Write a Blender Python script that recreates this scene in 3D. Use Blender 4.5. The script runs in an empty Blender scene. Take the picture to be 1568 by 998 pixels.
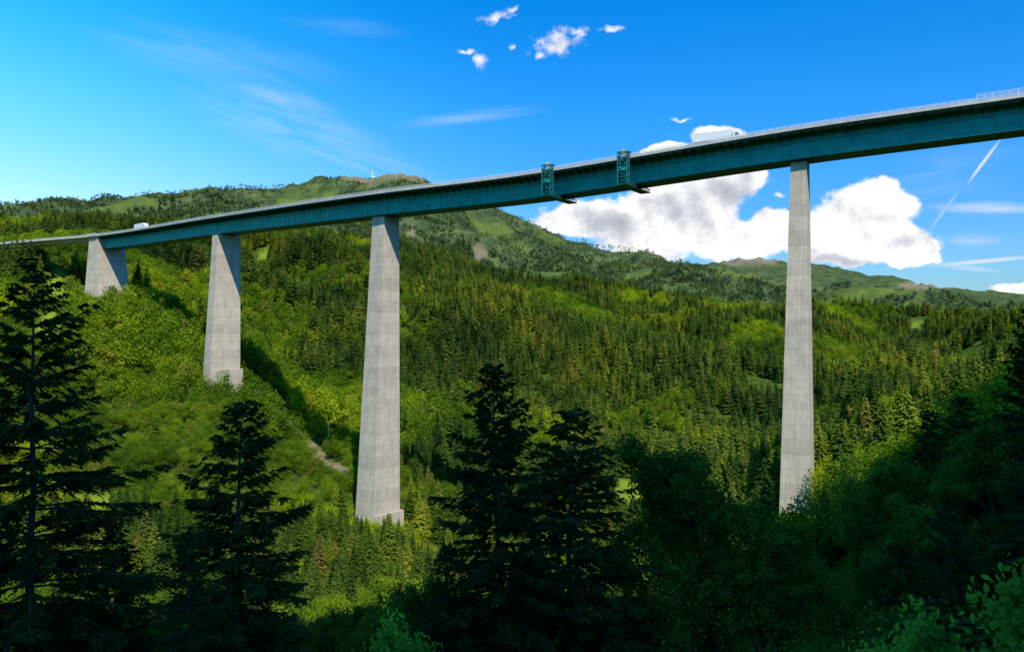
import bpy, math, random
import numpy as np
from mathutils import Vector
R = random.Random(7)
rng = np.random.default_rng(11)
F = 1220.0; CX = 784.0; CY = 499.0
scene = bpy.context.scene
scene.view_settings.view_transform = 'Standard'
scene.view_settings.look = 'None'
scene.view_settings.exposure = 0
col_main = scene.collection

# ------------------------------------------------------------ helpers
def link(o, parent=None):
    col_main.objects.link(o)
    if parent: o.parent = parent
    return o

class MB:
    def __init__(s): s.V=[]; s.T=[]; s.M=[]; s.n=0
    def add(s, V, T, m=0):
        V=np.asarray(V,float).reshape(-1,3); T=np.asarray(T,int).reshape(-1,3)
        s.V.append(V); s.T.append(T+s.n); s.M.append(np.full(len(T),m)); s.n+=len(V)
    def quads(s, V, Q, m=0):
        Q=np.asarray(Q,int).reshape(-1,4)
        s.add(V, np.concatenate([Q[:,[0,1,2]],Q[:,[0,2,3]]]), m)
    def box(s, c, ax, h, m=0):
        c=np.array(c,float); a=[np.array(v,float) for v in ax]
        V=[]
        for k in (-1,1):
            for (i,j) in ((-1,-1),(1,-1),(1,1),(-1,1)):
                V.append(c+a[0]*h[0]*i+a[1]*h[1]*j+a[2]*h[2]*k)
        s.quads(V,[(3,2,1,0),(4,5,6,7),(0,1,5,4),(1,2,6,5),(2,3,7,6),(3,0,4,7)],m)
    def beam(s, p, q, w=0.1, m=0):
        p=np.array(p,float); q=np.array(q,float); d=q-p; L=np.linalg.norm(d)
        if L<1e-6: return
        d/=L; up=np.array([0,0,1.0]) if abs(d[2])<0.9 else np.array([1.0,0,0])
        a=np.cross(d,up); a/=np.linalg.norm(a); b=np.cross(d,a)
        s.box((p+q)/2,(a,b,d),(w/2,w/2,L/2),m)
    def tube(s, P, rad, sides=6, m=0):
        P=np.asarray(P,float); n=len(P)
        ang=np.arange(sides)*2*math.pi/sides; V=[]
        for i in range(n):
            d=P[min(i+1,n-1)]-P[max(i-1,0)]; d/=max(np.linalg.norm(d),1e-9)
            up=np.array([0,0,1.0]) if abs(d[2])<0.9 else np.array([1.0,0,0])
            a=np.cross(up,d); a/=np.linalg.norm(a); b=np.cross(d,a)
            V.append(P[i]+rad[i]*(np.cos(ang)[:,None]*a+np.sin(ang)[:,None]*b))
        V=np.concatenate(V); Q=[]
        for i in range(n-1):
            for k in range(sides):
                k2=(k+1)%sides
                Q.append((i*sides+k,i*sides+k2,(i+1)*sides+k2,(i+1)*sides+k))
        s.quads(V,Q,m)
    def mesh(s, name, mats):
        V=np.concatenate(s.V).astype(np.float32); T=np.concatenate(s.T); M=np.concatenate(s.M)
        me=bpy.data.meshes.new(name)
        me.vertices.add(len(V)); me.vertices.foreach_set('co',V.ravel())
        me.loops.add(len(T)*3); me.loops.foreach_set('vertex_index',T.ravel().astype(np.int32))
        me.polygons.add(len(T)); me.polygons.foreach_set('loop_start',(np.arange(len(T))*3).astype(np.int32))
        for m in mats: me.materials.append(m)
        me.polygons.foreach_set('material_index',M.astype(np.int32))
        me.update(calc_edges=True); me.validate()
        me.polygons.foreach_set('use_smooth',np.zeros(len(me.polygons),bool))
        return me
    def obj(s, name, mats, parent=None):
        return link(bpy.data.objects.new(name, s.mesh(name,mats)), parent)

def empty(name, loc=(0,0,0)):
    e=bpy.data.objects.new(name,None); e.location=loc; return link(e)

# ------------------------------------------------------------ materials
def newmat(name):
    m=bpy.data.materials.new(name); m.use_nodes=True
    nt=m.node_tree; nt.nodes.clear()
    out=nt.nodes.new('ShaderNodeOutputMaterial')
    return m,nt,out
def N(nt,t,**kw):
    n=nt.nodes.new(t)
    for k,v in kw.items(): setattr(n,k,v)
    return n
def L(nt,a,b): nt.links.new(a,b)
def ramp(nt, fac, stops):
    r=N(nt,'ShaderNodeValToRGB'); cr=r.color_ramp
    while len(cr.elements)<len(stops): cr.elements.new(0.5)
    for e,(p,c) in zip(cr.elements,stops):
        e.position=p; e.color=(*c,1) if len(c)==3 else c
    L(nt,fac,r.inputs[0]); return r.outputs[0]
def mixc(nt,fac,a,b,mode='MIX'):
    n=N(nt,'ShaderNodeMix',data_type='RGBA',blend_type=mode)
    if isinstance(fac,(int,float)): n.inputs[0].default_value=fac
    else: L(nt,fac,n.inputs[0])
    for s,v in ((6,a),(7,b)):
        if isinstance(v,tuple): n.inputs[s].default_value=(*v,1)
        else: L(nt,v,n.inputs[s])
    return n.outputs[2]
def math_(nt,op,a,b=None,c=None,clamp=False):
    n=N(nt,'ShaderNodeMath',operation=op); n.use_clamp=clamp
    for i,v in enumerate((a,b,c)):
        if v is None: continue
        if isinstance(v,(int,float)): n.inputs[i].default_value=v
        else: L(nt,v,n.inputs[i])
    return n.outputs[0]
def noise(nt,vec,scale,detail=4,rough=0.55,dist=0.0):
    n=N(nt,'ShaderNodeTexNoise'); n.inputs['Scale'].default_value=scale
    n.inputs['Detail'].default_value=detail; n.inputs['Roughness'].default_value=rough
    n.inputs['Distortion'].default_value=dist
    if vec is not None: L(nt,vec,n.inputs['Vector'])
    return n.outputs['Fac']

def simple(name,c,rough=0.6,var=0.15,scale=1.0,spec=0.5):
    m,nt,out=newmat(name)
    b=N(nt,'ShaderNodeBsdfPrincipled'); b.inputs['Roughness'].default_value=rough; b.inputs['Specular IOR Level'].default_value=spec
    g=N(nt,'ShaderNodeNewGeometry')
    f=noise(nt,g.outputs['Position'],scale,4)
    lo=tuple(x*(1-var) for x in c); hi=tuple(min(1,x*(1+var)) for x in c)
    L(nt,ramp(nt,f,[(0.3,lo),(0.7,hi)]),b.inputs['Base Color'])
    L(nt,b.outputs[0],out.inputs[0]); return m

def leafmat(name, stops, trans=0.3, nscale=0.0):
    m,nt,out=newmat(name)
    oi=N(nt,'ShaderNodeObjectInfo')
    g=N(nt,'ShaderNodeNewGeometry')
    c=ramp(nt,oi.outputs['Random'],stops)
    f=noise(nt,g.outputs['Position'],1.3,1)
    v=ramp(nt,f,[(0.3,(0.55,0.55,0.55)),(0.7,(1.4,1.4,1.3))])
    c=mixc(nt,1.0,c,v,'MULTIPLY')
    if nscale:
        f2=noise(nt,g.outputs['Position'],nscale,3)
        v2=ramp(nt,f2,[(0.36,(0.40,0.56,0.75)),(0.5,(0.88,0.94,0.9)),(0.64,(1.75,1.5,0.9))])  # broad patches: stand tone variety, with shade bands painted into the colour
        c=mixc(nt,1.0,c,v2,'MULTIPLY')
    d=N(nt,'ShaderNodeBsdfDiffuse')
    t=N(nt,'ShaderNodeBsdfTranslucent')
    L(nt,c,d.inputs['Color'])
    tc=mixc(nt,1.0,c,(1.3,1.5,0.5),'MULTIPLY'); L(nt,tc,t.inputs[0])
    mx=N(nt,'ShaderNodeMixShader'); mx.inputs[0].default_value=trans
    L(nt,d.outputs[0],mx.inputs[1]); L(nt,t.outputs[0],mx.inputs[2]); L(nt,mx.outputs[0],out.inputs[0])
    return m

M_needle = leafmat('spruce_needles',[(0.0,(0.026,0.043,0.012)),(0.5,(0.036,0.058,0.014)),(1.0,(0.050,0.074,0.017))],0.2)
M_leafnear = leafmat('broadleaf_leaves',[(0.0,(0.065,0.105,0.02)),(0.5,(0.09,0.14,0.024)),(1.0,(0.12,0.17,0.028))],0.35)
M_leafbright = leafmat('sapling_leaves',[(0.0,(0.14,0.27,0.035)),(1.0,(0.17,0.30,0.04))],0.35)
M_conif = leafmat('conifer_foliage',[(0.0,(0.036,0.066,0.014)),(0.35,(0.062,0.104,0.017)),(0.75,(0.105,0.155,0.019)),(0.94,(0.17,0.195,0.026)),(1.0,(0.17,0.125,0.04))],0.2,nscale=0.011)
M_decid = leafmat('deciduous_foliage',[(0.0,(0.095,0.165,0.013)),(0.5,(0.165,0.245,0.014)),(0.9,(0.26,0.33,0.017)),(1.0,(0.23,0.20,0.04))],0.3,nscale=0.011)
M_far = leafmat('hazed_distant_foliage',[(0.0,(0.042,0.078,0.034)),(0.5,(0.068,0.11,0.038)),(1.0,(0.11,0.15,0.042))],0.15,nscale=0.004)  # bluish, lifted greens paint aerial haze into the far trees
M_bark = simple('bark',(0.085,0.07,0.055),0.9,0.4,3.0,0.1)

# ------------------------------------------------------------ terrain function
def hashn(ix,iy,seed):
    h=(ix*374761393+iy*668265263+seed*974634777)&0xffffffff
    h=((h^(h>>13))*1274126177)&0xffffffff
    return ((h^(h>>16))&0xffff)/65535.0
def vnoise(x,y,seed=0):
    ix=np.floor(x).astype(np.int64); iy=np.floor(y).astype(np.int64)
    fx=x-ix; fy=y-iy; fx=fx*fx*(3-2*fx); fy=fy*fy*(3-2*fy)
    a=hashn(ix,iy,seed); b=hashn(ix+1,iy,seed); c=hashn(ix,iy+1,seed); d=hashn(ix+1,iy+1,seed)
    return (a*(1-fx)+b*fx)*(1-fy)+(c*(1-fx)+d*fx)*fy
def fbm(x,y,o=4,seed=0):
    s=0;a=0.5;t=0
    for i in range(o):
        s=s+a*vnoise(x*2**i+13.7*i,y*2**i+7.1*i,seed+i); t+=a; a*=0.5
    return s/t
def sst(a,b,x):
    t=np.clip((x-a)/(b-a),0,1); return t*t*(3-2*t)

D=[4,15,50,110,170,250,335,430,530,700,950,1400,2200,3500,4800,6800,9000]
COLS={
-600:[1500,1230,1130,1060,950,820,640,520,430,385,372,365,352,345,355,380,430],
 0:  [1500,1230,1130,1060,950,820,650,520,440,396,382,370,355,345,355,380,430],
 100:[1500,1230,1130,1065,960,850,690,545,438,400,388,370,346,326,340,380,430],
 190:[1500,1230,1130,1065,975,880,735,585,432,404,392,370,340,316,335,370,430],
 340:[1500,1230,1130,1080,1000,910,760,560,505,440,412,380,342,303,325,370,430],
 450:[1500,1230,1130,1090,1010,920,800,680,600,485,415,388,344,298,315,370,430],
 580:[1500,1230,1130,1109,1005,895,765,695,635,535,440,408,348,256,300,370,430],
 680:[1500,1230,1130,1109,1020,920,835,740,675,570,475,428,372,294,315,370,430],
 800:[1500,1230,1130,1109,1030,930,850,772,715,610,515,455,408,348,370,410,440],
 970:[1500,1230,1130,1090,1020,920,850,765,730,645,545,468,438,408,430,430,455],
 1100:[1500,1230,1110,1040,960,860,815,755,715,635,545,478,455,438,450,390,440],
 1222:[1500,1220,1060,950,870,785,755,720,690,630,550,488,468,457,468,392,440],
 1400:[1500,1200,1000,830,770,740,700,665,640,600,550,505,490,476,485,430,460],
 1568:[1500,1180,930,730,660,625,605,590,580,560,532,508,496,486,490,452,475],
 2100:[1500,1150,850,680,610,590,580,570,560,545,525,508,496,486,485,465,475]}
LR0,LR1,NLR=math.log(3.0),math.log(12000.0),260
lrg=np.linspace(LR0,LR1,NLR)
azs=[];tab=[]
for px,ys in sorted(COLS.items()):
    az=math.atan((px-CX)/F); c=math.cos(az)
    r=np.array(D)/c; s=(CY-np.array(ys,float))/F*c
    azs.append(math.degrees(az)); tab.append(np.interp(lrg,np.log(r),s))
back=np.interp(lrg,np.log([3,10,30,100,400,1500,5000,12000]),[-.8,-.25,.02,.15,.25,.2,.12,.05])
azs=[-180,-115]+azs+[115,180]; tab=[back,back]+tab+[back,back]
azs=np.array(azs); tab=np.array(tab)
NAZ=1441; azg=np.linspace(-180,180,NAZ)
G=np.empty((NAZ,NLR))
for k in range(NLR): G[:,k]=np.interp(azg,azs,tab[:,k])
def gk(s):
    k=np.arange(-int(3*s),int(3*s)+1); w=np.exp(-k*k/(2*s*s)); return w/w.sum()
kr=gk(1.8); ka=gk(7)
Gp=np.pad(G,((0,0),(len(kr)//2,)*2),'edge'); G=sum(w*Gp[:,i:i+NLR] for i,w in enumerate(kr))
Gp=np.pad(G,((len(ka)//2,)*2,(0,0)),'wrap'); G=sum(w*Gp[i:i+NAZ] for i,w in enumerate(ka))
def H(x,y):
    x=np.asarray(x,float); y=np.asarray(y,float)
    r=np.maximum(np.hypot(x,y),3.01); az=np.degrees(np.arctan2(x,y))
    a=(az+180)/360*(NAZ-1); b=(np.log(r)-LR0)/(LR1-LR0)*(NLR-1)
    a=np.clip(a,0,NAZ-1.001); b=np.clip(b,0,NLR-1.001)
    i=a.astype(int); j=b.astype(int); fa=a-i; fb=b-j
    s=(G[i,j]*(1-fa)+G[i+1,j]*fa)*(1-fb)+(G[i,j+1]*(1-fa)+G[i+1,j+1]*fa)*fb
    z=s*r
    n1=(1-np.abs(2*fbm(x/300,y/300,3,5)-1))-0.72
    z=z+n1*110*sst(430,900,r)
    z=z+(fbm(x/70,y/70,3,9)-0.5)*22*sst(140,480,r)
    z=z+((1-np.abs(2*fbm(x/900,y/900,4,21)-1))-0.72)*220*sst(1500,2600,r)*(1-sst(3000,3700,r))
    z=z+(fbm(x/260,y/260,4,31)-0.5)*60*sst(2200,3800,r)
    z=z+(fbm(x/6,y/6,3,2)-0.5)*1.2*sst(4,15,r)
    return z
def hit(px,py,d0=60,d1=9000):
    d=np.exp(np.linspace(math.log(d0),math.log(d1),1500)); x=(px-CX)/F*d; z=(CY-py)/F*d
    h=H(x,d); k=np.argmax(h>=z)
    if not (h>=z).any(): k=len(d)-1
    return x[k],d[k],h[k]

P_M=[(85,440,24,24),(75,500,20,22),(975,752,42,20),(400,393,16,5),
     (1405,497,14,7),(300,800,26,10),(820,868,34,12),(150,770,34,16)]
P_B=[(735,387,12,18),(627,360,11,7),(437,625,14,10),(1312,590,12,8),(600,270,70,10),(1130,398,60,9),(1420,437,60,5),(665,860,22,10),(330,860,20,6),(975,850,18,10)]
def prep(PL):
    o=[]
    for (px,py,rx,ry) in PL:
        x,y,z=hit(px,py); o.append((px,py,rx,ry,y))
    return o
PM=prep(P_M); PB=prep(P_B)
def pmask(PL,x,y,z):
    yy=np.maximum(y,1.0); u=CX+F*x/yy; v=CY-F*z/yy
    n=(fbm(x/(12+0.03*yy),y/(12+0.03*yy),3,77)-0.5)*1.5
    m=np.zeros_like(u)
    for (px,py,rx,ry,d) in PL:
        q=np.sqrt(((u-px)/rx)**2+((v-py)/ry)**2)+n
        m=np.maximum(m,(1-sst(0.8,1.1,q))*(np.abs(y-d)<0.28*d))
    return m*(y>60)
road_pts=[hit(150,425),hit(215,447),hit(262,480),hit(300,512),hit(318,548),hit(400,600),hit(470,675),hit(520,720)]
def roadmask(x,y,w):
    m=np.full(np.shape(x),1e9)
    for a,b in zip(road_pts[:-1],road_pts[1:]):
        ax,ay=a[0],a[1]; bx,by=b[0]-ax,b[1]-ay; l2=bx*bx+by*by+1e-6
        t=np.clip(((x-ax)*bx+(y-ay)*by)/l2,0,1)
        m=np.minimum(m,np.hypot(x-ax-t*bx,y-ay-t*by))
    return 1-sst(w*0.8,w,m)

aa=np.concatenate([np.arange(-180,-40,1.5),np.arange(-40,40,0.16),np.arange(40,180,1.5)])
rr=np.exp(np.linspace(math.log(2.0),math.log(11500),300))
A,RR=np.meshgrid(np.radians(aa),rr,indexing='ij')
X=RR*np.sin(A); Y=RR*np.cos(A); Z=H(X,Y)
na,nr=X.shape
V=np.stack([X,Y,Z],-1).reshape(-1,3)
idx=np.arange(na*nr).reshape(na,nr)
a0=idx; a1=np.roll(idx,-1,axis=0)
Q=np.stack([a0[:,:-1],a0[:,1:],a1[:,1:],a1[:,:-1]],-1).reshape(-1,4)
c_i=len(V); V=np.concatenate([V,[[0,0,Z[:,0].mean()]]])
T3=np.stack([np.full(na,c_i),a0[:,0],a1[:,0]],-1)
mb=MB(); mb.add(V,np.concatenate([Q[:,[0,1,2]],Q[:,[0,2,3]],T3]),0)

m,nt,out=newmat('terrain')
g=N(nt,'ShaderNodeNewGeometry'); pos=g.outputs['Position']
def attr(n):
    a=N(nt,'ShaderNodeAttribute'); a.attribute_name=n; return a.outputs['Fac']
base=ramp(nt,noise(nt,pos,0.12,8,0.7),[(0.3,(0.024,0.042,0.009)),(0.5,(0.055,0.09,0.013)),(0.7,(0.13,0.175,0.02))])
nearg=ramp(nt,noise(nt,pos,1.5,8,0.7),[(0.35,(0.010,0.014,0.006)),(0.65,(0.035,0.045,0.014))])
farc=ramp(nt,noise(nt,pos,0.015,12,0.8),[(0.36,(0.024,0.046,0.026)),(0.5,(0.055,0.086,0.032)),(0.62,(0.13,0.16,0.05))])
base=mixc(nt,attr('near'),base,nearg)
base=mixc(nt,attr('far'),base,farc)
mead=ramp(nt,noise(nt,pos,0.08,8,0.65),[(0.3,(0.13,0.20,0.016)),(0.7,(0.25,0.31,0.03))])
bare=ramp(nt,noise(nt,pos,0.3,5),[(0.3,(0.16,0.12,0.07)),(0.7,(0.32,0.26,0.17))])
base=mixc(nt,attr('meadow'),base,mead); base=mixc(nt,attr('bare'),base,bare)
b=N(nt,'ShaderNodeBsdfDiffuse')
L(nt,base,b.inputs['Color']); L(nt,b.outputs[0],out.inputs[0])
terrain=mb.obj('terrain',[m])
def setattr_(me,name,vals):
    a=me.attributes.new(name,'FLOAT','POINT'); a.data.foreach_set('value',np.asarray(vals,np.float32))
vx,vy,vz=V[:,0],V[:,1],V[:,2]; vr=np.hypot(vx,vy)
am=pmask(PM,vx,vy,vz)
ab=np.maximum(pmask(PB,vx,vy,vz)*0.8,roadmask(vx,vy,5.0))
farmead=sst(0.60,0.70,fbm(vx/170,vy/170,4,55))*sst(1300,1900,vr)*0.35*(1-sst(3300,3800,vr))
am=np.maximum(am,farmead)
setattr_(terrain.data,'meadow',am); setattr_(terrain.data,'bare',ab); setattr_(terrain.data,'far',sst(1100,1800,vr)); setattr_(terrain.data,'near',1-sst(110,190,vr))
terrain.data.polygons.foreach_set('use_smooth',np.ones(len(terrain.data.polygons),bool))

# ------------------------------------------------------------ bridge
ctl=np.array([(-620,760,57),(-490,665,59),(-379,590,59.8),(-329.6,563,60.2),(-264.6,530,60.6),(-154,430,58.6),(-53,335,55.3),
     (12,296,56.3),(90.4,250,60.8),(144.7,226,64.0),(205,203,68),(290,175,73),(400,143,80)],float)
def crom(P,n=40):
    o=[]
    for i in range(1,len(P)-2):
        p0,p1,p2,p3=P[i-1],P[i],P[i+1],P[i+2]
        d1=np.linalg.norm(p2-p1); t1=(p2-p0)/np.linalg.norm(p2-p0)*d1; t2=(p3-p1)/np.linalg.norm(p3-p1)*d1
        for k in range(n):
            t=k/n; o.append((2*t**3-3*t*t+1)*p1+(t**3-2*t*t+t)*t1+(-2*t**3+3*t*t)*p2+(t**3-t*t)*t2)
    return np.array(o)
raw=crom(ctl)
seg=np.r_[0,np.cumsum(np.linalg.norm(np.diff(raw,axis=0),axis=1))]
def at(s):
    p=np.array([np.interp(s,seg,raw[:,k]) for k in range(3)])
    q=np.array([np.interp(s+3,seg,raw[:,k]) for k in range(3)]); q0=np.array([np.interp(s-3,seg,raw[:,k]) for k in range(3)])
    u=(q-q0); u[2]=0; u/=np.linalg.norm(u)
    n=np.array([u[1],-u[0],0.0])
    return p,u,n
def s_of_xy(x,y):
    k=np.argmin((raw[:,0]-x)**2+(raw[:,1]-y)**2); return seg[k]
def s_of_px(px,t=10):
    best=None
    for s in np.arange(0,seg[-1],1.0):
        p,u,n=at(s); q=p+n*t; e=abs(CX+F*q[0]/q[1]-px)
        if best is None or e<best[0]: best=(e,s)
    return best[1]
sA=s_of_xy(-264.6,530); sL=s_of_xy(-154,430); sM=s_of_xy(-53,335); sR=s_of_xy(90.4,250)
send=seg[-1]-4
Z0=-1.1

def concrete(name,c,boards=True):
    m,nt,out=newmat(name)
    tc=N(nt,'ShaderNodeTexCoord'); o=tc.outputs['Object']
    sx=N(nt,'ShaderNodeSeparateXYZ'); L(nt,o,sx.inputs[0])
    col=ramp(nt,noise(nt,o,0.25,8,0.6),[(0.3,tuple(k*0.82 for k in c)),(0.7,tuple(k*1.1 for k in c))])
    if boards:
        fr=math_(nt,'FRACT',math_(nt,'DIVIDE',sx.outputs[2],4.6))
        ln=math_(nt,'LESS_THAN',fr,0.05)
        col=mixc(nt,math_(nt,'MULTIPLY',ln,0.35),col,tuple(k*0.55 for k in c))
        lv=math_(nt,'FLOOR',math_(nt,'DIVIDE',sx.outputs[2],4.6))
        wn=N(nt,'ShaderNodeTexWhiteNoise',noise_dimensions='1D'); L(nt,lv,wn.inputs['W'])
        band=ramp(nt,wn.outputs['Value'],[(0,(0.9,0.9,0.9)),(1,(1.06,1.06,1.05))])
        col=mixc(nt,1.0,col,band,'MULTIPLY')
        mp=N(nt,'ShaderNodeMapping'); mp.inputs['Scale'].default_value=(2.2,2.2,0.04); L(nt,o,mp.inputs[0])
        st=ramp(nt,noise(nt,mp.outputs[0],1.0,5,0.7),[(0.35,(0.80,0.79,0.77)),(0.65,(1.06,1.06,1.06))])
        col=mixc(nt,1.0,col,st,'MULTIPLY')
    b=N(nt,'ShaderNodeBsdfPrincipled'); b.inputs['Roughness'].default_value=0.9; b.inputs['Specular IOR Level'].default_value=0.2
    L(nt,col,b.inputs['Base Color'])
    bp=N(nt,'ShaderNodeBump'); bp.inputs['Strength'].default_value=0.3; bp.inputs['Distance'].default_value=0.1
    L(nt,noise(nt,o,2.0,6),bp.inputs['Height']); L(nt,bp.outputs[0],b.inputs['Normal'])
    L(nt,b.outputs[0],out.inputs[0]); return m
M_conc=concrete('pier_concrete',(0.58,0.505,0.40))
M_slab=concrete('slab_concrete',(0.50,0.49,0.46),False)
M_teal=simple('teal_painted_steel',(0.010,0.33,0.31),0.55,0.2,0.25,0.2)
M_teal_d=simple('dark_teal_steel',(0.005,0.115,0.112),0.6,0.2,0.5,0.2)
M_rail=simple('galvanised_rail',(0.62,0.63,0.63),0.45,0.1,1.0)
M_asph=simple('asphalt',(0.05,0.05,0.052),0.9,0.2,1.0)
M_yel=simple('yellow_paint',(0.75,0.48,0.02),0.5,0.05)
M_red=simple('red_paint',(0.5,0.03,0.02),0.5,0.05)
M_white=simple('white_paint',(0.78,0.78,0.78),0.4,0.05)
M_dark=simple('dark_rubber',(0.02,0.02,0.02),0.8,0.1)
M_glass=simple('dark_glass',(0.03,0.04,0.05),0.1,0.1)

bridge=empty('motorway_bridge')
def sweep(name,prof,mat,s0,s1,step=4.0,closed=True,parent=bridge):
    mb=MB(); S=np.linspace(s0,s1,int((s1-s0)/step)+2); k=len(prof); V=[]
    for s in S:
        p,u,n=at(s)
        for t,z in prof: V.append(p+n*t+np.array([0,0,z]))
    Q=[]
    for i in range(len(S)-1):
        for j in range(k if closed else k-1):
            j2=(j+1)%k; Q.append((i*k+j,i*k+j2,(i+1)*k+j2,(i+1)*k+j))
    mb.quads(V,Q)
    if closed:
        for base in (0,(len(S)-1)*k):
            mb.add([V[base+j] for j in range(k)],[(0,j,j+1) for j in range(1,k-1)])
    return mb.obj(name,[mat],parent)
HW=10.0
sweep('deck_slab',[(-HW,Z0),(HW,Z0),(HW,Z0-0.35),(5.2,Z0-0.6),(-5.2,Z0-0.6),(-HW,Z0-0.35)],M_slab,0,send)
sweep('asphalt_surface',[(-HW+1,Z0+0.01),(HW-1,Z0+0.01)],M_asph,0,send,closed=False)
sweep('edge_kerb',[(HW+0.15,Z0+0.45),(HW-0.35,Z0+0.45),(HW-0.35,Z0-0.5),(HW+0.15,Z0-0.5)],M_slab,0,send)
sweep('edge_kerb_far',[(-HW-0.15,Z0+0.4),(-HW+0.35,Z0+0.4),(-HW+0.35,Z0-0.42),(-HW-0.15,Z0-0.42)],M_slab,0,send)
gb=8.2
sweep('box_girder',[(-5,Z0-0.603),(5,Z0-0.603),(5,Z0-gb),(-5,Z0-gb)],M_teal,sA-4,send)
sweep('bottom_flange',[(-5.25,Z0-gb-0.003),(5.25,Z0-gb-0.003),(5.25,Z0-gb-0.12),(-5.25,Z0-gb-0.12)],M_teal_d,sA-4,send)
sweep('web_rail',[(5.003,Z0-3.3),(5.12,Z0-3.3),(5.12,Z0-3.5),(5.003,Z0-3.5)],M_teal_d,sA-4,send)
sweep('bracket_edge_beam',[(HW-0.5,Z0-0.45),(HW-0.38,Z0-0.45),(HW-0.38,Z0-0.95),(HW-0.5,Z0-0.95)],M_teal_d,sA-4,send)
mb=MB(); mbd=MB()
for i,s in enumerate(np.arange(sA-3,send,3.0)):
    p,u,n=at(s)
    for sg in (1,-1):
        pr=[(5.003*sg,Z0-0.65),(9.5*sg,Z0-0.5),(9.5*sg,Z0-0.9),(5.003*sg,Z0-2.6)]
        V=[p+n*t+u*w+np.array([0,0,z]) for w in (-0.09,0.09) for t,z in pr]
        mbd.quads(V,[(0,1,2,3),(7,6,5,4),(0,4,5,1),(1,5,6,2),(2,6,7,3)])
        w=0.22 if i%3==0 else 0.08
        mb.box(p+n*(5.06*sg)+np.array([0,0,Z0-gb/2-1.4]),(u,n,(0,0,1)),(w/2,0.055 if w<.2 else .09,gb/2-1.45))
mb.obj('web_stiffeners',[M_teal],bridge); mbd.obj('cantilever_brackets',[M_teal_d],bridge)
sweep('approach_girder',[(-7,Z0-0.6),(7,Z0-0.6),(6.4,Z0-2.2),(-6.4,Z0-2.2)],M_slab,0,sA-9)
mb=MB()
sW=s_of_px(1486)
for sgn in (1,-1):
    for s in np.arange(1,send,2.0):
        p,u,n=at(s); h=1.1 if (s<sW) else 2.1
        if sgn<0: h=1.1
        b0=p+n*(HW-0.1)*sgn+np.array([0,0,Z0+0.4])
        mb.box(b0+np.array([0,0,(h-0.35)/2]),(u,n,(0,0,1)),(0.06,0.06,(h-0.35)/2))
    S=np.arange(1,send,4.0)
    for a,b_ in zip(S[:-1],S[1:]):
        pa,ua,na_=at(a); pb,ub,nb_=at(b_)
        hs=(0.75,1.1) if a<sW or sgn<0 else (0.75,1.1,1.6,2.1)
        for h in hs:
            mb.beam(pa+na_*(HW-0.1)*sgn+np.array([0,0,Z0+h]),pb+nb_*(HW-0.1)*sgn+np.array([0,0,Z0+h]),0.13)
mb.obj('railings',[M_rail],bridge)

def pier(name,s,Lb,Tb,Lt,Tt,zb,shift,extra=18):
    p,u,n=at(s); zt=p[2]+Z0-gb-0.5
    e=empty(name,(p[0],p[1],zb))
    mb=MB(); V=[]; h=zt-zb
    k=extra/h; sh=np.array([shift,0,0.0])
    for z,f in ((-extra,-k),(h*0.33,0.33),(h*0.66,0.66),(h,1)):
        Lh=(Lb+(Lt-Lb)*f)/2; Th=(Tb+(Tt-Tb)*f)/2
        for i,j in ((-1,-1),(1,-1),(1,1),(-1,1)): V.append(u*Lh*i+n*Th*j+np.array([0,0,z])+sh*(1-f))
    Q=[]
    for r in range(3):
        for q in range(4): Q.append((r*4+q,r*4+(q+1)%4,r*4+4+(q+1)%4,r*4+4+q))
    Q.append((12,13,14,15)); mb.quads(V,Q)
    mb.obj('shaft',[M_conc],e)
    mb=MB()
    for i in (-1,1):
        for j in (-1,1):
            mb.box(u*i*Lt*0.28+n*j*Tt*0.33+np.array([0,0,h+0.24]),(u,n,(0,0,1)),(0.6,0.6,0.238))
    mb.obj('bearings',[M_teal_d],e)
    return e,p,u,n
def basez(px_y,s):
    p,_,_=at(s); return (CY-px_y)/F*p[1]
zR=basez(782,sR); zM=basez(780,sM); zL=basez(562,sL)
pR=pier('concrete_pier',sR,9.1,11.0,4.7,6.4,zR,-0.9)
pM=pier('concrete_pier',sM,11.2,14.6,7.2,8.4,zM,-3.4)
pL=pier('concrete_pier',sL,7.6,17.0,5.8,13.1,zL,-2.5)
def plinth(e,u,n,a,b,zc,h,sx_):
    mb=MB(); mb.box(np.array([sx_,0,zc]),(u,n,(0,0,1)),(a,b,h)); return mb.obj('plinth',[M_conc],e)
plinth(pM[0],pM[2],pM[3],6.3,7.9,-9.2,8.6,-2.6); plinth(pL[0],pL[2],pL[3],4.2,8.9,-9,8,-1.6)
mb=MB(); e,p,u,n=pM
for k in range(9):
    w=0.35+0.25*R.random(); x=-5.2+k*1.15; hh=0.5+0.5*R.random()
    c=u*x+n*7.92+np.array([-2.6,0,-2.2+0.3*R.random()])
    mb.box(c,(u,n,(0,0,1)),(0.10,0.012,hh)); mb.box(c+u*w*0.7+np.array([0,0,hh*0.8]),(u,n,(0,0,1)),(w*0.6,0.013,0.1)); mb.box(c+u*w*0.7-np.array([0,0,hh*0.3]),(u,n,(0,0,1)),(w*0.6,0.013,0.1)); mb.box(c+u*w*1.2,(u,n,(0,0,1)),(0.1,0.014,hh*0.7))
mb.obj('graffiti',[M_white],e)
p,u,n=at(sA-9)
ab_e=empty('bridge_abutment',tuple(p)); mb=MB()
V=[]
for z,Lh,Th in ((-60,10,11.5),(-1.8,5.0,9.3)):
    for i,j in ((-1,-1),(1,-1),(1,1),(-1,1)): V.append(u*Lh*i+n*Th*j+np.array([0,0,z]))
mb.quads(V,[(0,1,5,4),(1,2,6,5),(2,3,7,6),(3,0,4,7),(4,5,6,7)])
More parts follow.
